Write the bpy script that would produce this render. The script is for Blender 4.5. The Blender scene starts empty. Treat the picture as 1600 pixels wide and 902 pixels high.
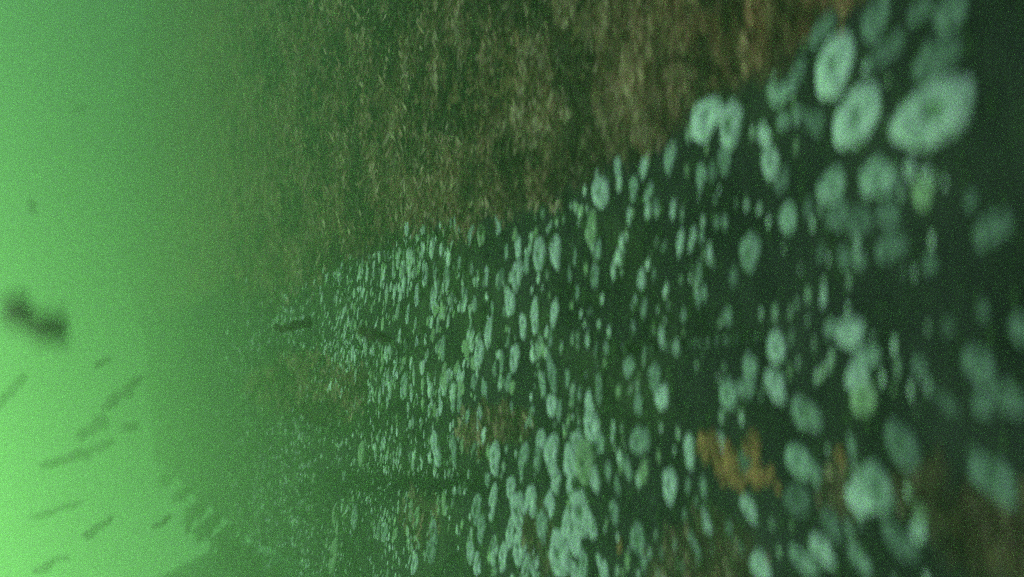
import bpy, math, random
import numpy as np
from mathutils import Matrix, Vector

random.seed(7)
rng = np.random.default_rng(7)
scn = bpy.context.scene
COL = scn.collection

# ------------------------------------------------------------------ camera
# World axes: z points up along the wall towards the bright surface water, the wall is the plane y = 0,
# open water is y < 0. The diver's camera is rolled on its side, so up in the world is left in the picture.
D = 0.25                     # distance from the lens to the wall (m)
F = 900.0                    # focal length in pixels of the 1600 px wide photograph
VX, VY = 130.0, 545.0        # picture point in which lines running up the wall meet
a, b = VX - 800.0, 451.0 - VY
yax = np.array([F, 0.0, a]); yax /= np.linalg.norm(yax)          # in camera axes (right, up, back)
zax = np.array([a, b, -F]); zax /= np.linalg.norm(zax)
zax = zax - yax * (yax @ zax); zax /= np.linalg.norm(zax)
xax = np.cross(yax, zax)
W2C = np.array([xax, yax, zax]).T                                 # columns: world axes in camera axes
C2W = W2C.T
cam_loc = np.array([0.0, -D, 0.0])
cd = bpy.data.cameras.new('camera')
cam = bpy.data.objects.new('camera', cd); COL.objects.link(cam)
M = np.eye(4); M[:3, :3] = C2W; M[:3, 3] = cam_loc
cam.matrix_world = Matrix(M.tolist())
cd.sensor_width = 36.0
cd.lens = 36.0 * F / 1600.0
cd.clip_start = 0.01; cd.clip_end = 100.0
cd.dof.use_dof = True
cd.dof.focus_distance = 0.62
cd.dof.aperture_fstop = 1.55
cd.dof.aperture_ratio = 2.2
scn.camera = cam

# ------------------------------------------------------------------ light
SUN_DIR = C2W @ np.array([-1150.0, -750.0, -F * 0.80])               # where the bright water lies
SUN_DIR /= np.linalg.norm(SUN_DIR)
sun_el = math.asin(SUN_DIR[2]); sun_az = math.atan2(SUN_DIR[0], SUN_DIR[1])
world = bpy.data.worlds.new('World'); scn.world = world
world.use_nodes = True
nt = world.node_tree; nt.nodes.clear()
sky = nt.nodes.new('ShaderNodeTexSky'); sky.sky_type = 'NISHITA'; sky.sun_disc = False
sky.sun_elevation = sun_el; sky.sun_rotation = sun_az
mul = nt.nodes.new('ShaderNodeMix'); mul.data_type = 'RGBA'; mul.blend_type = 'MULTIPLY'
mul.inputs[0].default_value = 1.0
mul.inputs[7].default_value = (1.34, 1.0, 1.50, 1.0)               # light filtered by green water
add = nt.nodes.new('ShaderNodeMix'); add.data_type = 'RGBA'; add.blend_type = 'ADD'
add.inputs[0].default_value = 1.0
add.inputs[7].default_value = (0.42, 0.36, 0.62, 1.0)               # light scattered up from deep water
bg = nt.nodes.new('ShaderNodeBackground'); bg.inputs[1].default_value = 0.085
wo = nt.nodes.new('ShaderNodeOutputWorld')
nt.links.new(sky.outputs[0], mul.inputs[6]); nt.links.new(mul.outputs[2], add.inputs[6])
nt.links.new(add.outputs[2], bg.inputs[0]); nt.links.new(bg.outputs[0], wo.inputs[0])
sd = bpy.data.lights.new('sun', 'SUN'); sd.energy = 5.0; sd.angle = math.radians(30)
sd.color = (0.64, 1.0, 0.38)
sun = bpy.data.objects.new('sun', sd); COL.objects.link(sun)
sun.rotation_euler = Vector(SUN_DIR.tolist()).to_track_quat('Z', 'Y').to_euler()

scn.view_settings.view_transform = 'Standard'
scn.view_settings.look = 'None'
scn.view_settings.exposure = 1.80
scn.view_settings.gamma = 1.0
scn.cycles.use_denoising = False
scn.cycles.volume_bounces = 1
scn.cycles.use_adaptive_sampling = False
scn.cycles.max_bounces = 6
scn.cycles.diffuse_bounces = 3

# ------------------------------------------------------------------ helpers
def dirs(px, py):
    px = np.asarray(px, float); py = np.asarray(py, float)
    c = np.stack([px - 800.0, 451.0 - py, np.full(px.shape, -F)], -1)
    return c @ C2W.T

def on_wall(px, py, h=0.0):
    d = dirs(px, py)
    t = (D - h) / d[..., 1]
    return d[..., 0] * t, d[..., 2] * t

def to_px(x, y, z):
    p = np.stack([x, y + D, z], -1) @ W2C.T
    return 800 - F * p[..., 0] / p[..., 2], 451 + F * p[..., 1] / p[..., 2]

def at(px, py, dist):
    d = dirs(px, py); d = d / np.linalg.norm(d)
    return cam_loc + d * dist

def jac(px, py):
    x1, z1 = on_wall(px + 0.5, py); x0, z0 = on_wall(px - 0.5, py)
    x3, z3 = on_wall(px, py + 0.5); x2, z2 = on_wall(px, py - 0.5)
    J = np.empty(np.shape(px) + (2, 2))
    J[..., 0, 0] = x1 - x0; J[..., 1, 0] = z1 - z0
    J[..., 0, 1] = x3 - x2; J[..., 1, 1] = z3 - z2
    return J

class Noise2:
    def __init__(s, seed):
        s.t = np.random.default_rng(seed).random((256, 256))
    def __call__(s, x, y):
        xi = np.floor(x).astype(int); yi = np.floor(y).astype(int)
        fx = x - xi; fy = y - yi
        fx = fx * fx * (3 - 2 * fx); fy = fy * fy * (3 - 2 * fy)
        g = lambda i, j: s.t[(xi + i) % 256, (yi + j) % 256]
        return (g(0, 0) * (1 - fx) + g(1, 0) * fx) * (1 - fy) + (g(0, 1) * (1 - fx) + g(1, 1) * fx) * fy
    def fbm(s, x, y, o=4):
        v = 0; amp = 0.5
        for k in range(o):
            v = v + amp * s(x * 2 ** k + 17.3 * k, y * 2 ** k + 5.1 * k); amp *= 0.5
        return v

N1, N2, N3, N4 = Noise2(1), Noise2(2), Noise2(3), Noise2(4)
def smooth(e0, e1, v):
    t = np.clip((v - e0) / (e1 - e0), 0, 1); return t * t * (3 - 2 * t)

# picture polyline below which the brown turf stops
TURF_X = np.array([-900, 200, 330, 430, 520, 600, 680, 740, 800, 860, 920, 980, 1040, 1100, 1160, 1230, 1300, 1360, 1900])
TURF_Y = np.array([480, 480, 470, 450, 425, 395, 350, 345, 345, 300, 275, 225, 185, 150, 120, 75, 25, -30, -500])
def turf_amount(px, py):
    """how much brown turf grows at the wall point seen at px, py: 0 none, 1 full"""
    e = np.interp(px, TURF_X, TURF_Y) + (N3.fbm(px / 45.0, py / 60.0, 4) - 0.45) * 110
    t = smooth(-22, 32, e - py)
    for cx, cy, rx, ry, k in ((765, 668, 60, 34, .75), (490, 600, 105, 50, 1.0), (1580, 830, 120, 75, .75), (650, 810, 30, 40, .4),
                              (1440, 760, 45, 45, .45), (1300, 770, 30, 50, .3), (840, 840, 22, 60, .5), (1100, 870, 90, 60, .35)):
        q = ((px - cx) / rx) ** 2 + ((py - cy) / ry) ** 2 + (N3.fbm(px / 30.0, py / 30.0, 3) - .45) * 1.6
        t = np.maximum(t, k * smooth(1.25, .6, q))
    return t

def height(x, z):
    h = (N1.fbm(x * 5 + 20, z * 5 + 20, 3) - 0.45) * 0.030
    h = h + (N2.fbm(x * 30 + 50, z * 30 + 50, 3) - 0.45) * 0.010
    px, py = to_px(np.asarray(x), 0 * np.asarray(x), np.maximum(np.asarray(z), 0.004))
    # two shallow seams running up the wall
    g1 = np.exp(-((py - 757 - (px - 620) * 0.02) / 16.0) ** 2) * smooth(430, 540, px) * smooth(800, 700, px)
    g2 = np.exp(-((py - 536 + (px - 1080) * 0.10) / 6.0) ** 2) * smooth(930, 990, px) * smooth(1240, 1180, px)
    h = h - 0.030 * g1 - 0.006 * g2
    tm = turf_amount(np.clip(px, -500, 2600), np.clip(py, -3000, 4000))
    h = h + tm * (N4.fbm(np.asarray(x) * 30 + 40, np.asarray(z) * 75 + 40, 3) - .42) * 0.022
    # the far lower part of the wall bulges out and its outline is ragged
    return h * (1 - 0.25 * smooth(0.8, 2.5, np.asarray(z)))

def obj(name, me, mat=None, parent=None):
    o = bpy.data.objects.new(name, me); COL.objects.link(o)
    if mat: 
        if not me.materials: me.materials.append(mat)
    if parent: o.parent = parent
    return o

def mesh(name, V, Fs, smooth_=True, col=None):
    me = bpy.data.meshes.new(name)
    V = np.asarray(V, np.float32).reshape(-1, 3)
    if isinstance(Fs, np.ndarray):
        n, k = Fs.shape
        me.vertices.add(len(V)); me.vertices.foreach_set('co', V.ravel())
        me.loops.add(n * k); me.loops.foreach_set('vertex_index', Fs.astype(np.int32).ravel())
        me.polygons.add(n)
        me.polygons.foreach_set('loop_start', np.arange(0, n * k, k, dtype=np.int32))
        me.update(calc_edges=True)
    else:
        me.from_pydata(V.tolist(), [], Fs)
    me.validate(); me.update()
    if smooth_: me.polygons.foreach_set('use_smooth', np.ones(len(me.polygons), bool))
    if col is not None:
        at_ = me.color_attributes.new('tint', 'FLOAT_COLOR', 'POINT')
        c = np.ones((len(V), 4), np.float32); c[:, :3] = col
        at_.data.foreach_set('color', c.ravel())
    return me

def tag(o, label, cat, group=None, kind=None):
    if label: o['label'] = label
    if cat: o['category'] = cat
    if group: o['group'] = group
    if kind: o['kind'] = kind
    return o

# ------------------------------------------------------------------ materials
def mat_base(name):
    m = bpy.data.materials.new(name); m.use_nodes = True
    t = m.node_tree; p = t.nodes['Principled BSDF']
    p.inputs['Roughness'].default_value = 0.85
    p.inputs['Specular IOR Level'].default_value = 0.15
    return m, t, p

def noise_mat(name, c1, c2, scale, rough=0.85, bump=0.0, bscale=None, attr=False, rand=0.0, pos=(0.35, 0.65), stretch=(1, 1, 1)):
    m, t, p = mat_base(name)
    p.inputs['Roughness'].default_value = rough
    tc = t.nodes.new('ShaderNodeTexCoord')
    mp = t.nodes.new('ShaderNodeMapping'); mp.inputs['Scale'].default_value = stretch
    t.links.new(tc.outputs['Object'], mp.inputs[0])
    n = t.nodes.new('ShaderNodeTexNoise'); n.inputs['Scale'].default_value = scale; n.inputs['Detail'].default_value = 6
    t.links.new(mp.outputs[0], n.inputs['Vector'])
    r = t.nodes.new('ShaderNodeValToRGB')
    r.color_ramp.elements[0].position = pos[0]; r.color_ramp.elements[0].color = (*c1, 1)
    r.color_ramp.elements[1].position = pos[1]; r.color_ramp.elements[1].color = (*c2, 1)
    t.links.new(n.outputs['Fac'], r.inputs[0])
    out = r.outputs[0]
    if attr:
        at_ = t.nodes.new('ShaderNodeAttribute'); at_.attribute_name = 'tint'
        mx = t.nodes.new('ShaderNodeMix'); mx.data_type = 'RGBA'; mx.blend_type = 'MULTIPLY'; mx.inputs[0].default_value = 1
        t.links.new(out, mx.inputs[6]); t.links.new(at_.outputs['Color'], mx.inputs[7]); out = mx.outputs[2]
    if rand > 0:
        oi = t.nodes.new('ShaderNodeObjectInfo')
        mr = t.nodes.new('ShaderNodeMapRange'); mr.inputs['To Min'].default_value = 1 - rand; mr.inputs['To Max'].default_value = 1 + rand
        t.links.new(oi.outputs['Random'], mr.inputs[0])
        mx = t.nodes.new('ShaderNodeVectorMath'); mx.operation = 'SCALE'
        t.links.new(out, mx.inputs[0]); t.links.new(mr.outputs[0], mx.inputs['Scale']); out = mx.outputs[0]
    t.links.new(out, p.inputs['Base Color'])
    if bump:
        n2 = t.nodes.new('ShaderNodeTexNoise'); n2.inputs['Scale'].default_value = bscale or scale * 3
        n2.inputs['Detail'].default_value = 5
        t.links.new(mp.outputs[0], n2.inputs['Vector'])
        bp = t.nodes.new('ShaderNodeBump'); bp.inputs['Strength'].default_value = bump; bp.inputs['Distance'].default_value = 0.004
        t.links.new(n2.outputs['Fac'], bp.inputs['Height']); t.links.new(bp.outputs[0], p.inputs['Normal'])
    return m

M_wall = noise_mat('fouled_wall', (0.55, 0.6, 0.55), (1.5, 1.5, 1.35), 28, bump=0.9, bscale=160, attr=True, stretch=(0.5, 1, 1))
SHELL = {
    'b': noise_mat('shell_pale', (0.34, 0.40, 0.40), (0.84, 0.87, 0.94), 2.6, rand=0.12, bump=0.3, bscale=9),
    'm': noise_mat('shell_weathered', (0.16, 0.23, 0.21), (0.54, 0.59, 0.60), 2.6, rand=0.18, bump=0.3, bscale=9),
    'd': noise_mat('shell_dull', (0.07, 0.10, 0.09), (0.28, 0.32, 0.33), 2.4, rand=0.20, bump=0.3, bscale=9),
    'g': noise_mat('shell_algae_green', (0.20, 0.26, 0.17), (0.50, 0.57, 0.44), 2.2, rand=0.15, bump=0.3, bscale=9),
}
TONE = {'b': 'pale', 'm': 'greyish', 'd': 'dull overgrown', 'g': 'algae green'}
M_lid = noise_mat('lid_plates', (0.12, 0.20, 0.12), (0.28, 0.36, 0.26), 3.0)
M_small = noise_mat('small_shells', (0.7, 0.75, 0.7), (1.1, 1.1, 1.05), 300, attr=True)
M_turf = noise_mat('brown_turf', (0.75, 0.75, 0.75), (1.15, 1.15, 1.15), 40, attr=True)
M_sponge = noise_mat('orange_sponge', (0.30, 0.15, 0.08), (0.78, 0.36, 0.18), 120, bump=0.8, bscale=500)
M_weed = noise_mat('drifting_weed', (0.025, 0.025, 0.02), (0.10, 0.08, 0.055), 60)
M_scrap = noise_mat('drifting_scrap', (0.10, 0.11, 0.09), (0.30, 0.26, 0.20), 60)
M_rock = noise_mat('far_rock', (0.03, 0.045, 0.03), (0.09, 0.10, 0.07), 6, bump=0.6, bscale=40)

# ------------------------------------------------------------------ wall
ex = np.array([100, 180, 232, 262, 300, 322, 345, 372, 400, 425, 450, 500, 600, 800, 1100.0])
ey = np.array([660, 690, 722, 745, 775, 806, 818, 858, 868, 895, 905, 960, 1075, 1330, 1800.0])
ex[2:] -= np.array([10, 14, 18, 20, 20, 20, 18, 16, 14, 12, 8, 0, 0])
wx, wz = on_wall(ex[2:], ey[2:])
EDGE_Z = wz[::-1]; EDGE_X = wx[::-1]                 # lower picture edge of the wall: x as a function of z
def edge_x(z):
    return np.interp(z, EDGE_Z, EDGE_X)
ZTOP = float(on_wall(np.array(229.0), np.array(560.0))[1])

def build_wall():
    zs = [-0.45]
    while zs[-1] < ZTOP: zs.append(zs[-1] + max(0.0035, 0.011 * abs(zs[-1])))
    zs = np.array(zs[:-1] + [ZTOP]); nz = len(zs)
    s = np.linspace(-1, 1, 421)
    nx = len(s)
    xt = 1.75
    Z = np.repeat(zs[:, None], nx, 1)
    lo = edge_x(zs)[:, None]
    lo = lo + (N4.fbm(Z[:, :1] * 9, Z[:, :1] * 0 + 3, 4) - 0.45) * 0.16 * smooth(.3, 1.2, Z[:, :1]) * .35
    u = np.sinh(s * 3.0) / math.sinh(3.0)
    X = np.where(u < 0, -u * lo, u * xt)
    # ragged top rim of the wall
    rag = (N4.fbm(X * 6 + 9, X * 0 + 1, 4) - 0.45) * 0.8 + 2.6 * smooth(-0.3, 0.9, X)
    Z = Z + smooth(ZTOP * 0.55, ZTOP, Z) * rag
    H = height(X, Z)
    # round both rims back
    d = (X - lo)
    roll = np.clip(1 - d / 0.07, 0, 1) ** 2 * 0.10
    dz = zs[-1] - zs[:, None]
    roll2 = np.clip(1 - dz / 0.25, 0, 1) ** 2 * 0.10
    Y = -H + roll + roll2
    # back skirt rows give the wall its thickness
    V = np.stack([X, Y, Z], -1)
    lowback = V[:, :1].copy(); lowback[..., 1] = 0.30; lowback[..., 0] += 0.02
    upback = V[:, -1:].copy(); upback[..., 1] = 0.30
    V = np.concatenate([lowback, V, upback], 1)
    topb = V[-1:].copy(); topb[..., 1] = 0.30; botb = V[:1].copy(); botb[..., 1] = 0.30
    V = np.concatenate([botb, V, topb], 0)
    r, c = V.shape[:2]
    idx = np.arange(r * c).reshape(r, c)
    Fq = np.stack([idx[:-1, :-1], idx[:-1, 1:], idx[1:, 1:], idx[1:, :-1]], -1).reshape(-1, 4)
    Fq = np.concatenate([Fq, np.array([[idx[0, 0], idx[-1, 0], idx[-1, -1], idx[0, -1]]])])
    P = V.reshape(-1, 3)
    px, py = to_px(P[:, 0], P[:, 1] * 0, np.maximum(P[:, 2], 0.004))
    px = np.clip(px, -500, 2600); py = np.clip(py, -3000, 4000)
    t = turf_amount(px, py)
    n = N2.fbm(P[:, 0] * 22 + 80, P[:, 2] * 22 + 80, 4)
    base = np.array([0.026, 0.024, 0.032]); film = np.array([0.050, 0.058, 0.040]); brown = np.array([0.22, 0.13, 0.08])
    g = smooth(.42, .62, n)[:, None] * (0.12 + 0.88 * smooth(1300, 850, px))[:, None]
    # paler green film where the crust of tiny shells is dense
    c = base * (1 - g) + film * g
    c = c * (1 - t[:, None]) + brown * (0.5 + n[:, None]) * t[:, None]
    me = mesh('wall', P, Fq, True, c)
    o = obj('wall', me, M_wall)
    tag(o, 'dark green fouled wall crusted with white barnacles, running away into green water', 'wall')
    return o
wall = build_wall()

# ------------------------------------------------------------------ barnacle meshes (unit radius, base on z = 0, opening towards +z)
def shell_mesh(seed, seg=24, hole=0.34, off=(0, 0), hgt=0.42, plates=6, irr=1.0):
    r_ = np.random.default_rng(seed)
    ph = r_.random() * 6.28
    prof = [(1.06, -0.10), (1.0, 0.05), (0.86, 0.22), (0.66, hgt * 0.88), (hole + 0.10, hgt), (hole, hgt - 0.05), (hole * 0.9, hgt - 0.22)]
    V = []; 
    rough = r_.normal(0, 1, (len(prof), seg)) * 0.018
    aa = np.linspace(0, 2 * np.pi, seg, endpoint=False)
    lob = 1 + irr * (0.08 * np.cos(2 * aa + ph) + 0.07 * np.cos(3 * aa + 2.3 * ph) + 0.05 * np.cos(5 * aa + 4.1 * ph) + r_.normal(0, 0.035, seg))
    chip = r_.random() * 6.28; chw = r_.uniform(.3, .9); chd = r_.choice([0, .25, .5, .8]) * (irr > .5)      # a chipped stretch of the wall
    for k, (r, z) in enumerate(prof):
        w = k / (len(prof) - 1)
        for i in range(seg):
            t = 2 * math.pi * i / seg
            plate = abs(math.sin(plates * (t + ph) / 2))            # seams between the plates
            rr = r * lob[i] * (1 - 0.06 * (1 - plate) ** 3 * (k < 5)) + rough[k, i]
            rib = 0.03 * math.cos(plates * 4 * t)
            dd = abs((t - chip + math.pi) % (2 * math.pi) - math.pi)
            cut = chd * max(0.0, 1 - dd / chw) if k > 1 else 0.0
            zz = z - (0.05 * (1 - plate) ** 3 if 1 < k < 5 else 0) + (rib if 0 < k < 4 else 0)
            zz = zz * (1 - cut); rr = rr * (1 - .25 * cut)
            V.append((rr * math.cos(t) + off[0] * w, rr * math.sin(t) + off[1] * w, zz))
    Fs = []
    for k in range(len(prof) - 1):
        for i in range(seg):
            j = (i + 1) % seg
            Fs.append((k * seg + i, k * seg + j, (k + 1) * seg + j, (k + 1) * seg + i))
    return mesh('shell', V, Fs)

def lid_mesh(seed, hole=0.34, off=(0, 0), hgt=0.42):
    # a four-plate lid: two plates on each side of a slit, ridge in the middle
    V = []; Fs = []
    seg = 12; R = hole * 1.02; z0 = hgt - 0.20
    for half in (0, 1):
        b0 = len(V)
        for i in range(seg // 2 + 1):
            t = math.pi * i / (seg // 2) + half * math.pi
            V.append((R * math.cos(t) + off[0], R * math.sin(t) * 0.98 + (0.02 if half == 0 else -0.02) + off[1], z0))
        V.append((-0.10 * hole * 3 + off[0], (0.012 if half == 0 else -0.012) + off[1], z0 + 0.09))
        V.append((0.10 * hole * 3 + off[0], (0.012 if half == 0 else -0.012) + off[1], z0 + 0.09))
        n = seg // 2 + 1
        tips = (b0 + n, b0 + n + 1)
        for i in range(seg // 2):
            left = i >= seg // 4
            tip = tips[1] if (left == (half == 1)) else tips[0]
            Fs.append((b0 + i, b0 + i + 1, tip))
        Fs.append((b0 + seg // 4, tips[0], tips[1]) if half else (b0 + seg // 4, tips[1], tips[0]))
    return mesh('lid', V, Fs, False)

VAR = []
for k in range(14):
    hole = [0.24, 0.27, 0.10, 0.32, 0.22, 0.38, 0.12, 0.16, 0.08, 0.20, 0.14, 0.10, 0.18, 0.12][k]
    off = [(0.05, 0.0), (-0.08, 0.05), (0, 0), (0.1, -0.05), (-.04, -.08), (0.02, 0.06), (.2, .1), (-.2, .1), (.1, -.2), (-.1, -.15), (.15, 0), (0, .2), (-.15, 0), (0, -.1)][k]
    hg = [0.40, 0.46, 0.34, 0.50, 0.42, 0.38, .3, .36, .28, .4, .3, .35, .32, .26][k]
    VAR.append((lambda hole=hole, off=off, hg=hg, k=k: (shell_mesh(k + 10, 24, hole, off, hg, irr=.3 if k in (0, 1, 4) else 1.0), lid_mesh(k, hole, off, hg)))())
MESHES = {}
def var_mesh(k, tone):
    if (k, tone) not in MESHES:
        s, l = VAR[k]
        s2 = s.copy(); s2.materials.clear(); s2.materials.append(SHELL[tone]); s2.name = 'shell'
        MESHES[(k, tone)] = s2
        if not l.materials: l.materials.append(M_lid)
    return MESHES[(k, tone)], VAR[k][1]

# traced barnacles: centre x, y, long axis, short axis (picture px), lean from vertical (deg, + leans right), tone, hole variant or -1
B = """
1456 178 152 92 54 b 1|1343 180 112 68 36 b 0|1307 103 106 58 24 b 4|1464 90 90 50 56 m 2|1386 80 98 30 50 d 2|1288 45 78 24 38 d 2
1370 30 76 38 20 d 2|1488 18 84 42 35 m 2|1440 15 60 24 42 d 2|1248 110 46 20 20 d 2|1222 146 52 26 42 m 2|1225 187 34 19 20 m 2|1246 180 28 14 15 m 2
1277 192 40 34 20 d 2|1103 185 80 42 22 b 2|1143 192 74 36 12 b 3|1195 208 38 22 4 b 2|1205 250 60 32 4 b 4|1223 280 42 22 15 d 2|1303 290 58 48 20 m 2
1372 276 68 54 36 m 2|1421 261 34 20 8 b 2|1443 302 44 36 20 g 2|1517 313 28 20 10 d 2|1552 358 78 42 50 d 2|1388 335 44 38 20 d 2|1392 385 58 38 46 m 2
1346 346 52 42 0 d 2|1311 335 46 40 0 d 2|1453 412 28 22 0 d 2|1232 342 58 30 10 m 2|1320 403 32 22 0 d 2|1344 403 32 22 0 m 2|1172 395 56 32 6 m 3|1264 326 32 18 5 d 2
938 300 48 30 2 b 0|925 356 54 21 5 g 2|935 390 32 12 2 m 2|930 432 52 17 4 m 2|1007 262 46 17 18 b 2|992 295 38 17 8 m 2|1015 301 38 15 15 m 2
1047 245 58 21 8 m 2|1072 265 26 7 2 g 2|1096 275 46 23 2 m 2|1113 268 32 13 0 d 2|1133 250 46 21 4 m 3|1119 342 54 8 -3 m 2|1062 380 48 14 8 b 2|1081 374 50 12 14 b 2
1096 372 28 11 -6 m 2|1037 385 54 7 20 m 2|1003 438 34 15 4 b 2|1022 428 26 6 0 m 2|1092 425 40 14 2 m 2|1146 430 34 14 5 d 2|1068 495 40 10 5 m 2|1090 465 30 11 2 m 2
1100 458 24 9 0 m 2|1137 494 28 15 -6 m 2|990 480 36 11 2 b 2|1007 482 30 12 10 m 2|990 512 22 9 0 m 2|919 528 38 8 2 b 2|931 548 26 8 0 m 2|948 545 26 10 0 m 2
1034 526 30 13 0 b 2|975 540 34 11 -4 m 2|983 575 36 22 2 m 2|1023 590 40 18 0 m 3|1035 622 36 26 8 b 2|936 602 52 13 -4 m 2|1138 615 50 29 -8 m 0|1167 605 36 28 0 m 2
1172 572 38 23 -5 m 2|1214 543 50 33 -6 b 1|1212 603 52 34 -20 b 2|1260 646 62 40 -32 m 5|1328 520 52 44 -20 b 2|1296 512 26 16 30 m 2|1358 560 40 36 0 m 2
1341 588 54 38 -10 b 2|1350 622 52 46 0 g 0|1436 572 30 24 -20 d 2|1594 512 42 38 0 m 2|1532 574 66 50 -40 m 2|1576 622 76 42 -62 m 2|1536 633 42 28 -40 d 2
1536 485 26 20 0 d 2|1482 510 28 20 10 d 2|1478 628 66 16 -52 d 2|1411 697 84 48 -32 m 1|1331 697 38 13 -16 m 2|1250 722 60 40 -36 m 4|1276 745 42 20 -14 m 2
1248 782 60 40 -34 d 2|1372 762 84 50 -26 m 0|1345 776 56 48 -10 b 2|1562 752 128 50 -52 m 2|1528 716 54 22 -42 m 2|1436 828 36 26 -20 b 2|1438 805 30 24 -10 g 2
1412 852 98 34 -42 m 2|1286 860 56 32 -34 b 2|1300 818 64 22 -30 d 2|1346 876 84 20 -38 m 2|1256 876 66 26 -42 m 2|1047 758 56 25 -2 b 2|1029 712 60 7 -10 g 2
1006 736 36 19 0 g 2|1000 688 44 33 0 m 0|979 726 46 19 -10 m 2|1078 705 46 22 -2 b 2|1075 757 34 10 5 m 2|1124 690 34 17 -16 b 2|1165 722 36 24 -10 d 3|1172 796 56 20 -30 b 2
1105 815 44 14 -18 b 2|1137 820 34 12 -12 d 2|1070 806 32 8 -6 m 2|1087 850 46 12 -24 m 2|998 846 58 24 -8 m 5|1190 886 56 28 -28 b 2|951 736 32 14 -2 m 2|1158 860 34 12 -20 d 2
915 722 74 32 -4 g 0|891 722 56 25 -8 b 2|862 705 52 27 0 b 2|938 694 40 20 0 m 2|909 802 84 36 -3 b 1|941 882 66 23 -8 b 2|875 862 84 36 -4 b 0|848 822 56 20 -4 m 2
886 826 56 18 2 b 2|812 800 64 30 -6 b 2|798 830 64 15 6 b 2|787 866 66 16 4 b 2|745 796 48 15 4 m 5|771 784 52 15 8 b 2|752 826 46 17 4 m 2|773 716 52 18 0 b 2|818 716 56 17 8 m 2
840 716 42 15 2 m 2|836 776 48 10 -2 m 2|746 884 42 15 -4 b 2|823 888 44 14 4 b 2|912 880 60 18 0 m 2|682 698 54 17 -4 b 2|642 798 30 9 4 g 2|653 812 44 12 4 g 2|677 834 48 14 4 m 5
677 858 42 14 2 m 3|648 882 38 11 10 b 2|592 832 24 6 12 m 2|602 836 26 8 10 m 2|555 812 44 12 6 m 2|526 812 42 13 -4 g 2|521 870 50 14 8 g 2|617 838 40 8 12 g 2|488 742 44 8 8 g 2|566 706 40 11 8 g 2
534 738 44 6 6 m 2|597 688 36 8 6 m 2|626 700 40 6 4 b 2|797 470 46 18 0 b 2|835 492 52 17 4 b 2|816 508 38 16 2 b 2|866 490 52 13 6 b 2|748 546 58 15 8 b 0|763 520 46 14 8 b 2
807 560 48 16 4 b 2|797 596 34 10 10 m 2|787 568 66 8 2 m 2|864 588 48 12 -6 m 3|848 602 36 12 0 m 2|858 568 34 9 0 m 2|862 632 38 18 2 b 2|869 388 62 20 -4 b 2|843 396 56 20 2 b 0
808 430 48 17 6 b 2|824 414 40 12 4 m 2|735 370 38 11 10 m 2|752 364 40 13 2 g 2|714 355 38 11 -8 m 2|664 425 44 12 4 b 2|848 332 40 9 -8 m 2|900 460 34 12 4 m 2|923 645 62 18 -6 b 2
925 668 46 28 -4 b 2|935 612 52 12 -4 m 2|998 634 52 17 -4 m 2|756 612 44 12 -6 m 2|741 602 36 11 2 m 2|757 652 54 10 4 b 2|736 652 46 8 8 m 2|720 590 28 7 4 b 2|707 634 28 8 2 m 2|718 632 30 8 4 m 2
654 460 60 8 2 b 2|638 492 40 6 4 b 2|651 538 30 5 4 b 2|693 544 40 10 4 m 2|888 590 30 10 2 m 2|830 650 44 10 2 m 2|690 640 40 7 8 b 2|722 700 30 7 6 g 2|732 735 30 7 10 b 2
874 640 40 11 4 m 2|830 785 50 22 -6 b 2|858 792 46 20 4 b 2|893 766 44 20 -6 b 2|868 748 40 22 0 b 2|902 694 44 22 -4 b 2|846 688 36 16 2 b 2|930 748 40 18 -6 b 2|812 856 54 22 4 b 2
836 880 50 20 -2 b 2|900 848 44 22 -6 b 2|925 822 44 16 -6 b 2|772 858 48 18 6 b 2|760 742 36 14 2 m 2|798 762 36 16 4 b 2|735 862 40 14 4 b 2|900 898 44 24 -4 b 2|960 800 40 16 -8 m 2|965 760 36 14 -6 m 2
860 528 40 8 2 m 2|742 470 44 8 0 m 2|768 478 40 7 2 m 2|700 440 36 8 4 b 2|680 420 36 8 2 m 2|718 406 30 7 2 m 2|790 398 36 8 0 m 2|760 430 36 7 2 b 2
890 428 34 9 -2 m 2|898 402 40 8 0 m 2|1104 340 0 0 0 m 2|800 640 40 8 4 m 2|905 618 36 9 2 m 2|1220 590 0 0 0 m 2
"""
TR = []
for tok in B.replace('\n', '|').split('|'):
    if not tok.strip(): continue
    q = tok.split()
    v = [float(k) for k in q[:5]]
    if v[2] > 0:
        if v[0] < 1100 and int(q[6]) == 2:
            v[2] *= 1.10; v[3] *= 0.82
            if q[5] == 'm': v[2] *= .9; v[3] *= .9
        tn = q[5]
        if v[0] > 1385 and tn == 'm': tn = 'd'  # dimmer light towards the right is put into the shell tone
        TR.append((*v, tn, int(q[6])))
n_traced = len(TR)

# ---- untraced small shells, scattered over the same wall (their density follows what the photograph shows)
def small_density(px, py):
    e = np.interp(px, TURF_X, TURF_Y)
    d = smooth(-30, 45, py - e)                              # none far inside the turf
    left = smooth(300, 480, px) * (0.30 + 1.1 * smooth(760, 600, px))
    right = 1 - 0.86 * smooth(800, 1100, px)
    g = d * left * right * (1 - smooth(1430, 1500, px) * smooth(1720, 1650, px))
    g = g * (1 - 0.9 * np.exp(-((py - 757) / 24.0) ** 2) * smooth(430, 520, px) * smooth(780, 700, px))
    g = g * (1 - 0.8 * smooth(600, 700, px) * smooth(800, 700, px) * smooth(760, 800, py) * 0.9)
    g = g * (1 - 0.75 * np.exp(-(((px - 490) / 110) ** 2 + ((py - 610) / 45) ** 2)))
    g = g * (0.25 + 1.5 * smooth(.36, .62, N1.fbm(px / 46.0, py / 46.0, 3)))
    return g
NS = 60000
sx = rng.uniform(300, 1900, NS); sy = rng.uniform(-120, 1050, NS)
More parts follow.
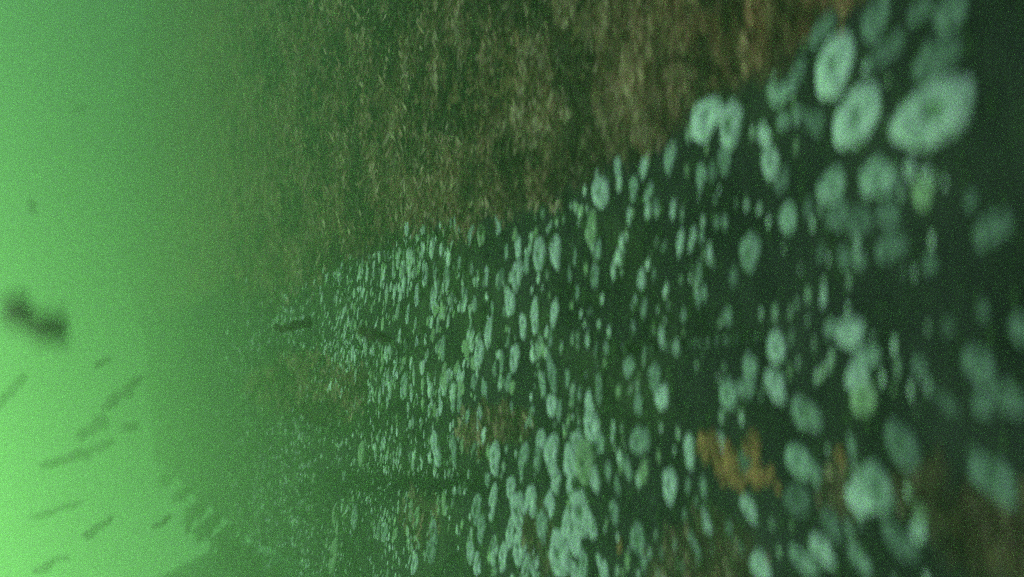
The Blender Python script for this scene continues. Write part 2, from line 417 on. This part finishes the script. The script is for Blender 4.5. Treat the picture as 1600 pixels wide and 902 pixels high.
keep = rng.random(NS) < np.clip(small_density(sx, sy), 0, 1) * (0.55 + .30 * smooth(780, 640, sx)) 
TA = np.array([q[:4] for q in TR])
for q in range(NS):                                      # keep the tiny ones off the traced shells
    if keep[q] and sx[q] > 600 and (np.hypot((TA[:, 0] - sx[q]) / (TA[:, 3] * .55 + 5), (TA[:, 1] - sy[q]) / (TA[:, 2] * .5 + 6)) < 1).any(): keep[q] = False
sx, sy = sx[keep], sy[keep]
wxs, wzs = on_wall(sx, sy)
ok = (wxs > edge_x(wzs) + 0.01) & (wzs < ZTOP - 0.2)
sx, sy, wxs, wzs = sx[ok], sy[ok], wxs[ok], wzs[ok]
n = len(sx)
# real size 1.5 to 7 mm, picture size bounded, most stretched along the wall's horizontal
rad = np.exp(rng.normal(math.log(1.9), 0.42, n)) * 1e-3 * (1 - .3 * smooth(680, 900, sx)) * (1 - .18 * smooth(760, 640, sx))
dist = np.sqrt(wxs ** 2 + wzs ** 2 + D ** 2)
major = np.clip(2 * rad * F / dist * rng.uniform(1.5, 2.8, n) * (1 + 1.1 * smooth(760, 600, sx)), 6, 46)
graz = D / dist
minor = np.clip(2 * rad * F / dist * np.clip(graz * 1.0, 0.17, 1), 1.6, 9)
lean = 4 + 14 * smooth(640, 420, sx) + 6 * smooth(600, 800, sy) * smooth(900, 500, sx) - 26 * smooth(900, 1300, sx) * smooth(500, 850, sy) + 20 * smooth(1000, 1400, sx) * smooth(450, 150, sy) + rng.normal(0, 3.5, n)
SM = [(sx[i], sy[i], major[i], minor[i], lean[i], 'bbmmdg'[int(rng.integers(0, 6))], 2) for i in range(n)]
TR_area = sorted(SM, key=lambda s: -s[2] * s[3])
n_ind = max(0, 300 - n_traced)
inds = TR + [s for s in TR_area[:n_ind]]
rest = TR_area[n_ind:]
rest = rest + [(1000 + 10.5 * k, 552 - 1.35 * k + random.uniform(-3, 3), random.uniform(16, 26), random.uniform(6, 10), random.uniform(-8, 4), 'd', 2) for k in range(18)]

def frame_of(px, py, L, S, lean):
    """wall-plane ellipse that looks L x S px leaning by lean degrees at px, py -> x, z, rotation, two radii"""
    J = jac(np.array(px), np.array(py))
    t = math.radians(lean)
    A = np.array([[math.sin(t), math.cos(t)], [-math.cos(t), math.sin(t)]])     # columns: long, short axis in px (y down)
    T = J @ A @ np.diag([L / 2, S / 2])
    U, s, Vt = np.linalg.svd(T)
    s1 = min(s[0], s[1] * 3.2); 
    return U, s1, s[1]

# ---- labels
LM = [(1456, 178, 'the biggest ringed barnacle'), (1307, 103, 'the upper-right ringed barnacle'), (1103, 185, 'the bright pair under the turf'),
      (938, 300, 'the round white turf-edge barnacle'), (843, 396, 'the bright left-centre pair'), (1150, 720, 'the orange sponge'),
      (1340, 570, 'the upright shell cluster'), (1372, 762, 'the big grey ring at lower right'), (909, 802, 'the tall lower-centre ring'),
      (835, 492, 'the central trio of oval shells'), (748, 546, 'the fused oval pair'), (765, 668, 'the lower-centre brown patch'),
      (1080, 374, 'the leaning right-centre trio'), (1213, 575, 'the stacked white pair'), (677, 840, 'the dark-eyed lower-left shells'),
      (1392, 385, 'the grey oval mid right'), (1080, 538, 'the dark right-centre seam'), (620, 757, 'the dark lower-left seam'),
      (1560, 750, 'the long lower-right pale shell'), (664, 425, 'the bright left streak-like shell')]
def direction(dx, dy):
    ang = math.degrees(math.atan2(-dy, dx)) % 360
    return ['right of', 'up and right of', 'above', 'up and left of', 'left of', 'down and left of', 'below', 'down and right of'][int(((ang + 22.5) % 360) // 45)]
ORD = ['', 'second ', 'third ', 'fourth ', 'fifth ', 'sixth ', 'seventh ', 'eighth ', 'ninth ', 'tenth ']
HAND = {
    (1456, 178): 'biggest pale ringed barnacle, oval, near the top right of the wall',
    (1343, 180): 'white ringed barnacle with dark centre, just left of the biggest ringed one',
    (1307, 103): 'greenish white ringed barnacle, upper left of the two largest rings',
    (1458, 96): 'large pale oval barnacle directly above the biggest ringed one',
    (1386, 80): 'dim narrow leaning barnacle between two large pale ones at top right',
    (1288, 45): 'dim narrow leaning barnacle beside the turf corner at top right',
    (1103, 185): 'bright oval barnacle, left of the pair just under the brown turf',
    (1143, 192): 'bright barnacle with dark gap, right of the pair under the turf',
    (938, 300): 'round bright white barnacle tucked against the lower edge of the turf',
    (925, 356): 'pale green oval barnacle hanging below the round white one at the turf',
    (843, 396): 'bright oval barnacle, left of the bright pair left of centre',
    (869, 388): 'long bright barnacle, right of the bright pair left of centre',
    (1328, 520): 'white barnacle at the top of the upright shell cluster',
    (1296, 512): 'small pointed shell at the top left corner of the upright cluster',
    (1358, 560): 'greyish barnacle bulging right from the upright shell cluster',
    (1341, 588): 'white barnacle in the middle of the upright shell cluster',
    (1350, 622): 'green tinged barnacle at the bottom of the upright shell cluster',
    (1214, 543): 'round white barnacle, upper of the stacked pair right of centre',
    (1212, 603): 'white leaning barnacle, lower of the stacked pair right of centre',
    (1372, 762): 'big grey ringed barnacle low on the right, overlapped by a paler one',
    (1345, 776): 'pale rounded barnacle overlapping the left side of the big grey ring',
    (1562, 752): 'longest pale barnacle, leaning at the right edge of the picture low down',
    (1552, 358): 'lone dim oval barnacle near the right edge, upper half',
    (909, 802): 'tall pale ringed barnacle with grey centre at lower centre',
    (875, 862): 'tall greenish white ringed barnacle at the bottom centre edge',
    (748, 546): 'bright oval barnacle, lower left of the fused pair left of centre',
    (763, 520): 'ringed oval barnacle, upper right of the fused pair left of centre',
    (1411, 697): 'long grey barnacle leaning above the big grey ring at lower right',
    (1047, 758): 'bright smooth oval barnacle left of the orange sponge, lower side',
    (1421, 261): 'small bright shell right below the biggest ringed barnacle',
    (1443, 302): 'dull yellow green shell below the biggest ringed barnacle',
    (835, 492): 'bright tall oval barnacle, middle of the central trio',
    (866, 490): 'narrow bright pointed barnacle, right of the central trio',
    (797, 470): 'bright oval barnacle, left and highest of the central trio',
}
labels = {}
slots = {}
for i, s in enumerate(inds):
    k = (int(s[0]), int(s[1]))
    if i < n_traced and k in HAND:
        labels[i] = HAND[k]; continue
    best = min(LM, key=lambda m: (m[0] - s[0]) ** 2 + (m[1] - s[1]) ** 2)
    if (best[0] - s[0]) ** 2 + (best[1] - s[1]) ** 2 < 25:
        best = sorted(LM, key=lambda m: (m[0] - s[0]) ** 2 + (m[1] - s[1]) ** 2)[1]
    dx, dy = s[0] - best[0], s[1] - best[1]
    slots.setdefault((best[2], direction(dx, dy)), []).append((math.hypot(dx, dy), i))
for (nm, dr), lst in slots.items():
    lst.sort()
    for k, (_, i) in enumerate(lst):
        s = inds[i]
        size = 'large' if s[2] * s[3] > 2400 else 'medium' if s[2] * s[3] > 900 else 'small' if s[2] * s[3] > 350 else 'tiny'
        if k < len(ORD):
            labels[i] = f'{size} {TONE[s[5]].split()[-1] if len(nm) > 38 else TONE[s[5]]} barnacle {ORD[k]}nearest {dr} {nm}'.replace('dull overgrown', 'dull')
        else:
            labels[i] = f'{size} {TONE[s[5]]} barnacle, well {dr} {nm}'
GROUP = 'barnacles on the dark wall'
for i, s in enumerate(inds):
    px, py, L, S, ln, tone, hv = s
    U, r1, r2 = frame_of(px, py, L, S, ln)
    x, z = on_wall(np.array(px), np.array(py))
    h = float(height(x, z))
    x, z = on_wall(np.array(px), np.array(py), h)       # follow the relief so that it sits where it is seen
    h = float(height(x, z))
    k = hv if hv >= 0 else 2
    if hv == 2: k = (2, 6, 7, 8, 9, 10, 11, 12, 13)[(i * 5) % 9]
    sm, lm = var_mesh(k, tone)
    # local axes: x, y of the mesh -> wall plane, z of the mesh -> out of the wall (-y)
    c, sn = U[0, 0], U[1, 0]
    ux = Vector((c, 0, sn)); uz = Vector((0, -1, 0)); uy = uz.cross(ux)
    up = min(r1, r2) * 0.75
    Mx = Matrix(((ux.x * r1, uy.x * r2, 0, float(x)), (0, 0, -up, -h), (ux.z * r1, uy.z * r2, 0, float(z)), (0, 0, 0, 1)))
    if L * S > 240:
        e = bpy.data.objects.new('barnacle', None); COL.objects.link(e); e.empty_display_size = 0.005
        e.matrix_world = Mx
        obj('shell', sm, None, e); obj('lid', lm, None, e)
    else:
        e = bpy.data.objects.new('barnacle', sm); COL.objects.link(e); e.matrix_world = Mx
    tag(e, labels[i], 'barnacle', GROUP)

# the rest of the tiny shells, more than anyone could count: one object
def low_shell(seg=8):
    V = []; Fs = []
    for r, zz in ((1.05, -0.1), (0.8, 0.28), (0.38, 0.42)):
        for i in range(seg):
            t = 2 * math.pi * i / seg; V.append((r * math.cos(t), r * math.sin(t), zz))
    V.append((0, 0, 0.25))
    for k in range(2):
        for i in range(seg):
            j = (i + 1) % seg
            Fs.append((k * seg + i, k * seg + j, (k + 1) * seg + j)); Fs.append((k * seg + i, (k + 1) * seg + j, (k + 1) * seg + i))
    for i in range(seg): Fs.append((2 * seg + i, 2 * seg + (i + 1) % seg, 3 * seg))
    return np.array(V), np.array(Fs)
LV, LF = low_shell()
def small_shells():
    Vs, Fs, Cs = [], [], []
    tones = {'b': (0.86, 0.90, 0.94), 'm': (0.55, 0.60, 0.58), 'd': (0.30, 0.34, 0.33), 'g': (0.50, 0.60, 0.42)}
    k = 0
    for px, py, L, S, ln, tone, _ in rest:
        U, r1, r2 = frame_of(px, py, L, S, ln)
        x, z = on_wall(np.array(px), np.array(py))
        h = float(height(x, z))
        up = min(r1, r2) * 0.8
        lx = LV[:, 0] * r1; ly = LV[:, 1] * r2 * (1 if U[0, 0] * 1 >= 0 else 1)
        c, sn = U[0, 0], U[1, 0]
        P = np.stack([x + c * lx + sn * ly, -h - LV[:, 2] * up, z + sn * lx - c * ly], -1)
        Vs.append(P); Fs.append(LF + k); k += len(LV)
        cc = np.array(tones[tone]) * random.uniform(.8, 1.15)
        Cs.append(np.repeat(cc[None], len(LV), 0))
    me = mesh('small_barnacles', np.concatenate(Vs), np.concatenate(Fs), True, np.concatenate(Cs))
    o = obj('small_barnacles', me, M_small)
    tag(o, 'thick scatter of tiny pale barnacles covering the lower left part of the wall', 'barnacle crust', kind='stuff')
small_shells()

# ------------------------------------------------------------------ turf: thousands of little leaning fronds
def fronds(px, py, length, width, colr, name, label, cat, mat, out=0.5, leanj=0.5):
    """one object of narrow three-segment fronds rooted on the wall"""
    n = len(px)
    x, z = on_wall(px, py)
    h = height(x, z)
    dirx = rng.choice([-1, 1], n, p=[.7, .3]) * rng.uniform(0.5, 1.0, n)
    dirz = rng.normal(0, leanj * 0.16, n)
    diry = -rng.uniform(0.15, 1.0, n) * out
    d = np.stack([dirx, diry, dirz], -1); d /= np.linalg.norm(d, axis=1)[:, None]
    side = np.cross(d, rng.normal(0, 1, (n, 3))); side /= np.linalg.norm(side, axis=1)[:, None]
    curl = np.cross(d, side)
    root = np.stack([x, -h + 0.001, z], -1)
    V = np.empty((n, 7, 3))
    prof = [(0, .5), (.35, 1.0), (.72, .8)]
    for k, (t, w) in enumerate(prof):
        c = root + d * (length * t)[:, None] + curl * (length * 0.12 * t * t)[:, None]
        V[:, 2 * k] = c - side * (width * w / 2)[:, None]; V[:, 2 * k + 1] = c + side * (width * w / 2)[:, None]
    V[:, 6] = root + d * length[:, None] + curl * (length * 0.12)[:, None]
    T = np.array([[0, 1, 3], [0, 3, 2], [2, 3, 5], [2, 5, 4], [4, 5, 6]])
    Fs = (T[None] + (np.arange(n) * 7)[:, None, None]).reshape(-1, 3)
    me = mesh(name, V.reshape(-1, 3), Fs, True, np.repeat(colr, 7, 0))
    o = obj(name, me, mat)
    tag(o, label, cat, kind='stuff')
    return o

def make_turf():
    n = 230000
    px = rng.uniform(215, 1800, n); py = rng.uniform(-260, 1000, n)
    t = turf_amount(px, py)
    keep = rng.random(n) < t * smooth(300, 470, px)
    px, py = px[keep], py[keep]
    x, z = on_wall(px, py)
    ok = (x > edge_x(z) + 0.01) & (z < ZTOP - 0.1)
    px, py, x, z = px[ok], py[ok], x[ok], z[ok]
    n = len(px)
    dist = np.sqrt(x * x + z * z + D * D)
    clump = N2.fbm(px / 13.0 + 90, py / 46.0 + 90, 3)
    clump2 = N1.fbm(px / 38.0 + 90, py / 80.0 + 90, 3)
    L = np.clip(dist * rng.uniform(0.010, 0.026, n), 0.004, 0.014) * (0.6 + 0.9 * clump)
    Wd = L * rng.uniform(.20, .40, n)
    base = np.array([0.52, 0.27, 0.22]); ol = np.array([0.42, 0.28, 0.21]); pale = np.array([0.66, 0.45, 0.36]); dark = np.array([0.035, 0.04, 0.02])
    k = rng.random(n)[:, None]
    c = base * (1 - k) + ol * k
    m = smooth(.47, .60, clump)[:, None]; c = c * (1 - m * .8) + pale * m * .8
    m = smooth(.40, .28, clump)[:, None]; c = c * (1 - m * .85) + dark * m * .85
    m = smooth(.42, .33, clump2)[:, None]; c = c * (1 - m * .8) + dark * m * .8
    m = (rng.random(n) < .05)[:, None]; c = np.where(m, pale * 1.1, c)
    # rustier towards the upper right corner
    m = smooth(850, 1250, px)[:, None] * smooth(260, 20, py)[:, None]; c = c * (1 + m * np.array([.15, -.08, -.2]))
    c = c * (1 - .55 * smooth(1380, 1460, px) * smooth(500, 600, py))[:, None]
    return fronds(px, py, L, Wd, c, 'brown_turf', 'fuzzy brown algae turf covering the upper part of the wall and a few patches below', 'algae turf', M_turf, out=0.28)
make_turf()

def make_film():
    n = 60000
    px = rng.uniform(330, 1700, n); py = rng.uniform(-50, 960, n)
    g = (1 - turf_amount(px, py)) * smooth(330, 480, px) * (0.25 + .75 * smooth(1350, 850, px)) * smooth(.32, .55, N2.fbm(px / 50., py / 50., 3))
    keep = rng.random(n) < g * 0.55
    px, py = px[keep], py[keep]
    x, z = on_wall(px, py); ok = (x > edge_x(z) + 0.01) & (z < ZTOP - 0.1)
    px, py, x, z = px[ok], py[ok], x[ok], z[ok]; n = len(px)
    dist = np.sqrt(x * x + z * z + D * D)
    L = np.clip(dist * rng.uniform(0.012, 0.030, n), 0.004, 0.018); Wd = L * rng.uniform(.08, .18, n)
    k = rng.random(n)[:, None]
    c = np.array([0.05, 0.09, 0.03]) * (1 - k) + np.array([0.13, 0.20, 0.08]) * k
    m = (rng.random(n) < .12)[:, None]; c = np.where(m, np.array([0.03, 0.04, 0.03]), c)
    return fronds(px, py, L, Wd, c, 'green_turf', 'fine green algae threads growing between the barnacles', 'algae turf', M_turf, out=0.35, leanj=.35)
make_film()

# ------------------------------------------------------------------ lumpy growths
def ico(sub):
    import bmesh
    bm = bmesh.new(); bmesh.ops.create_icosphere(bm, subdivisions=sub, radius=1.0)
    V = np.array([v.co[:] for v in bm.verts]); Fs = np.array([[v.index for v in f.verts] for f in bm.faces]); bm.free()
    return V, Fs
IV, IF = ico(3)
def lumps(name, blobs, mat, rough=0.25, seed=0):
    """blobs: (centre xyz, radii along three unit axes, axes 3x3) joined into one lumpy mesh"""
    Vs, Fs = [], []; k = 0
    r_ = np.random.default_rng(seed)
    for c, r, A in blobs:
        ph = r_.random(3) * 9
        dn = (np.sin(IV[:, 0] * 5 + ph[0]) * np.sin(IV[:, 1] * 6 + ph[1]) + np.sin(IV[:, 2] * 7 + ph[2]) * np.sin(IV[:, 0] * 9 + ph[1])) * rough * .5
        dn = dn + (N4.fbm(IV[:, 0] * 4 + ph[0] + 9, IV[:, 1] * 4 + IV[:, 2] * 3 + ph[1] + 9, 3) - .45) * rough * 2
        P = IV * (1 + dn)[:, None] * np.array(r)
        Vs.append(P @ np.array(A).T + np.array(c)); Fs.append(IF + k); k += len(IV)
    me = mesh(name, np.concatenate(Vs), np.concatenate(Fs), True)
    return obj(name, me, mat)

def wall_blob(px, py, L, S, ln, up=.35):
    U, r1, r2 = frame_of(px, py, L, S, ln)
    x, z = on_wall(np.array(px, float), np.array(py, float)); h = float(height(x, z))
    A = np.array([[U[0, 0], 0, U[1, 0]], [U[1, 0], 0, -U[0, 0]], [0, -1, 0]]).T
    return ((float(x), -h, float(z)), (r1, r2, min(r1, r2) * up * 2), A)

sp = random.Random(5); sq = []
for cx, cy, rx, ry, k_ in ((1108, 700, 22, 22, 16), (1166, 700, 14, 20, 11), (1140, 742, 28, 20, 20), (1182, 744, 18, 13, 9), (1128, 722, 18, 16, 8)):
    for _ in range(k_):
        t_ = sp.random() * 6.28; q_ = math.sqrt(sp.random())
        sq.append((cx + rx * q_ * math.cos(t_), cy + ry * q_ * math.sin(t_), sp.uniform(12, 28), sp.uniform(9, 16), sp.uniform(-30, 10)))
o = lumps('encrusting_sponge', [wall_blob(*q, up=.3) for q in sq], M_sponge, .4, 1)
tag(o, 'ragged orange sponge patch encrusting the wall between barnacles at lower right', 'sponge')
for q, lab in ((((1209, 764, 26, 10, -18),), 'small orange speck of sponge just right of the large orange patch'),
               (((1306, 712, 20, 14, -8), (1313, 727, 22, 14, -20)), 'small orange sponge tuft between grey barnacles at lower right'),
               (((1318, 50, 14, 10, 0),), 'tiny orange sponge speck above the ringed barnacle at top right'),
               (((968, 855, 26, 8, 0),), 'thin orange sponge streak near the bottom centre')):
    o = lumps('encrusting_sponge', [wall_blob(*k) for k in q], M_sponge, .3, len(lab))
    tag(o, lab, 'sponge')

# dark weed tufts standing out from the far wall and from its lower rim
def tuft(name, px, py, L, ang, nb, spread, dist_in=0.0, label='', wscale=1.0):
    x, z = on_wall(np.array(float(px)), np.array(float(py)))
    h = float(height(x, z)); p = np.array([float(x), -h - dist_in, float(z)])
    dist = np.linalg.norm(p - cam_loc); sc = dist / F
    Vs, Fs = [], []; k = 0
    th = math.radians(ang)
    main = C2W @ np.array([math.cos(th), math.sin(th), 0.0])
    for j in range(nb):
        a_ = rng.normal(0, spread, 3)
        d = main + a_; d /= np.linalg.norm(d)
        ln = L * sc * rng.uniform(.5, 1.0)
        w = max(ln * .09 * wscale, .5 * sc)
        s1 = np.cross(d, rng.normal(0, 1, 3)); s1 /= np.linalg.norm(s1); s2 = np.cross(d, s1)
        root = p + rng.normal(0, L * sc * .06, 3)
        seg = 5
        for i in range(seg + 1):
            t = i / seg
            c = root + d * ln * t + s1 * ln * .06 * t * t
            rr = w * (0.45 + 0.8 * math.sin(math.pi * min(1, t * .9 + .1))) * (1 - .6 * t)
            for m in range(5):
                q = 2 * math.pi * m / 5
                Vs.append(c + s1 * rr * math.cos(q) + s2 * rr * .5 * math.sin(q))
        for i in range(seg):
            for m in range(5):
                m2 = (m + 1) % 5
                Fs.append((k + i * 5 + m, k + i * 5 + m2, k + (i + 1) * 5 + m2, k + (i + 1) * 5 + m))
        Fs.append(tuple(k + m for m in range(5))); Fs.append(tuple(k + seg * 5 + m for m in range(4, -1, -1)))
        k += (seg + 1) * 5
    o = obj(name, mesh(name, np.array(Vs), Fs), M_weed)
    # origin at the foot of the tuft
    o.data.transform(Matrix.Translation(Vector((-p).tolist()))); o.location = p.tolist()
    tag(o, label, 'weed', 'dark weed tufts on the wall')
    return o
tuft('weed_tuft', 272, 742, 24, 215, 34, .20, 0.0, 'faint farthest dark tuft on the lower wall edge, at its left end', 1.5)
tuft('weed_tuft', 296, 764, 26, 220, 34, .20, 0.0, 'second farthest dark tuft on the lower wall edge, up and left of the upright scrap', 1.5)
tuft('weed_tuft', 322, 788, 34, 225, 34, .20, 0.0, 'dark tuft on the lower wall edge, directly above the short upright scrap', 1.5)
tuft('weed_tuft', 340, 808, 40, 228, 34, .20, 0.0, 'dark tuft on the lower wall edge, just right of the short upright scrap', 1.5)
tuft('weed_tuft', 360, 826, 42, 230, 34, .20, 0.0, 'dark tuft drooping near the middle of the ragged lower wall edge', 1.5)
tuft('weed_tuft', 378, 842, 46, 232, 34, .20, 0.0, 'longest dark tuft drooping from the ragged lower wall edge', 1.5)
tuft('weed_tuft', 396, 856, 44, 232, 34, .20, 0.0, 'dark tuft on the lower wall edge where the green rock mass begins', 1.5)
tuft('weed_tuft', 416, 872, 42, 232, 34, .20, 0.0, 'second dark tuft from the bottom border on the lower wall edge', 1.5)
tuft('weed_tuft', 440, 890, 42, 232, 34, .20, 0.0, 'dark tuft on the lower wall edge, nearest the bottom border', 1.5)

# ------------------------------------------------------------------ drifting scraps in the open water
def scrap(px, py, L, S, ang, dist, label, lobes=3, seed=0, bend=0.0):
    """a ragged drifting scrap of weed: a few twisted, tapering lobes; L x S px, ang degrees from horizontal"""
    r_ = np.random.default_rng(seed)
    c = at(px, py, dist); sc = dist / F * 1.05
    R, Up, Bk = C2W[:, 0], C2W[:, 1], C2W[:, 2]
    t = math.radians(ang)
    ax = R * math.cos(t) + Up * math.sin(t); ay = -R * math.sin(t) + Up * math.cos(t)
    blobs = []
    for j in range(lobes):
        u = (j + .5) / lobes - .5
        off = ax * (u * L * sc * .8) + ay * ((r_.uniform(-.15, .15) + bend * (4 * u * u - .5)) * S * sc) + Bk * r_.uniform(-.2, .2) * S * sc
        q = r_.normal(0, .25)
        a1 = ax * math.cos(q) + ay * math.sin(q); a2 = -ax * math.sin(q) + ay * math.cos(q)
        blobs.append(((off).tolist(), (L * sc / lobes * .62, S * sc * .42 * r_.uniform(.6, 1.1), S * sc * .3), np.array([a1, a2, Bk]).T))
    o = lumps('weed_scrap', blobs, M_weed if seed > 20 else M_scrap, .45, seed)
    o.location = c.tolist()
    tag(o, label, 'weed scrap', 'scraps of weed drifting in the open water')
    return o
def near_scrap():
    dn = .21; sc = dn / F; c0 = at(55, 500, dn); R, Up, Bk = C2W[:, 0], C2W[:, 1], C2W[:, 2]
    bl = []
    for x_, y_, rx_, ry_, a_, q in ((22, 480, 15, 12, 30, 0), (33, 492, 15, 12, -20, 3), (47, 503, 12, 8, -30, -2), (62, 507, 14, 11, 0, 2), (76, 512, 15, 14, 20, 0), (87, 506, 11, 8, 40, 4),
                           (97, 494, 10, 4, 50, 0), (88, 524, 12, 8, -30, -3), (102, 519, 8, 4, -60, 1), (12, 486, 8, 5, 60, 0), (34, 472, 5, 8, 10, 2), (68, 524, 9, 5, -10, 3)):
        t = math.radians(a_); a1 = R * math.cos(t) + Up * math.sin(t); a2 = -R * math.sin(t) + Up * math.cos(t)
        p = at(x_, y_, dn) - c0 + Bk * q * sc
        bl.append((p.tolist(), (rx_ * sc, ry_ * sc, min(rx_, ry_) * sc * .7), np.array([a1, a2, Bk]).T))
    o = lumps('weed_scrap', bl, M_scrap, .5, 2); o.location = c0.tolist()
    tag(o, 'largest and darkest drifting weed scrap, ragged and two lobed, at the left border', 'weed scrap', 'scraps of weed drifting in the open water')
near_scrap()
scrap(457, 512, 62, 17, 9, 0.50, 'level dark scrap drifting in front of the far wall, left of its twin', 4, 21)
scrap(584, 522, 54, 20, -12, 0.46, 'short dark scrap drifting in front of the wall, right of its twin', 3, 22)
scrap(188, 615, 66, 16, 36, 1.58, 'pointed drifting scrap leaning right, highest of the faint ones', 3, 3)
scrap(146, 672, 46, 22, 34, 1.89, 'faint ragged drifting scrap just below the pointed one', 3, 4)
scrap(102, 716, 60, 16, 24, 1.78, 'faint flat drifting scrap at the left, low of the middle three', 3, 5)
scrap(142, 706, 54, 11, 20, 1.99, 'very faint thin scrap right beside the flat drifting one', 3, 6)
scrap(86, 798, 66, 9, 18, 1.89, 'thin level drifting streak low at the far left', 4, 7)
scrap(154, 824, 42, 11, 38, 1.58, 'brownish drifting scrap above the bottom left corner', 3, 8)
scrap(78, 882, 46, 9, 36, 1.89, 'faint drifting scrap closest to the bottom left corner', 3, 9)
scrap(252, 818, 28, 8, 36, 1.26, 'small sharp drifting scrap left of the ragged wall edge', 2, 10)
scrap(297, 814, 32, 12, 62, 1.47, 'short upright drifting scrap touching the ragged wall edge', 2, 11)
scrap(160, 565, 18, 14, 20, 1.47, 'faint round speck drifting between the dark scrap and the wall', 2, 12)
scrap(52, 324, 18, 12, -60, 1.92, 'lone faint speck drifting in the upper left water', 2, 13)
scrap(204, 668, 20, 12, 20, 1.68, 'tiny faint speck drifting right of the ragged scraps', 2, 14)
scrap(124, 172, 18, 12, 40, 2.32, 'barely visible speck drifting near the top left', 2, 15)
scrap(18, 610, 50, 12, 50, 1.99, 'barely visible scrap drifting by the left border, mid height', 3, 16)

# ------------------------------------------------------------------ dim rock mass below the far end of the wall
def far_rock():
    c = at(400, 1500, 2.3)
    V, Fs = ico(5)
    n = (N1.fbm(V[:, 0] * 2 + 7, V[:, 1] * 2 + V[:, 2] * 1.5 + 7, 4) - .45)
    P = V * (1 + .35 * n)[:, None] * np.array([0.95, 0.8, 0.95])
    o = obj('rock', mesh('rock', P, Fs), M_rock)
    o.location = c.tolist()
    tag(o, 'dim rounded green rock mass beyond the lower edge of the wall', 'rock')
far_rock()

# ------------------------------------------------------------------ the green water itself (haze)
def haze(x0, x1, y0, y1, z0, z1):
    V = [(x, y, z) for x in (x0, x1) for y in (y0, y1) for z in (z0, z1)]
    Fs = [(0, 1, 3, 2), (4, 6, 7, 5), (0, 4, 5, 1), (2, 3, 7, 6), (0, 2, 6, 4), (1, 5, 7, 3)]
    me = mesh('haze', V, Fs, False)
    m = bpy.data.materials.new('green_water'); m.use_nodes = True
    t = m.node_tree; t.nodes.clear()
    out = t.nodes.new('ShaderNodeOutputMaterial'); v = t.nodes.new('ShaderNodeVolumePrincipled')
    v.inputs['Color'].default_value = (0.50, 0.95, 0.45, 1)
    v.inputs['Density'].default_value = 0.86
    v.inputs['Anisotropy'].default_value = 0.56
    t.links.new(v.outputs[0], out.inputs['Volume'])
    o = obj('haze', me, m); tag(o, 'murky green sea water', None, kind='stuff')
haze(-2.8, 4.0, -1.6, 1.2, -1.2, 9.0)
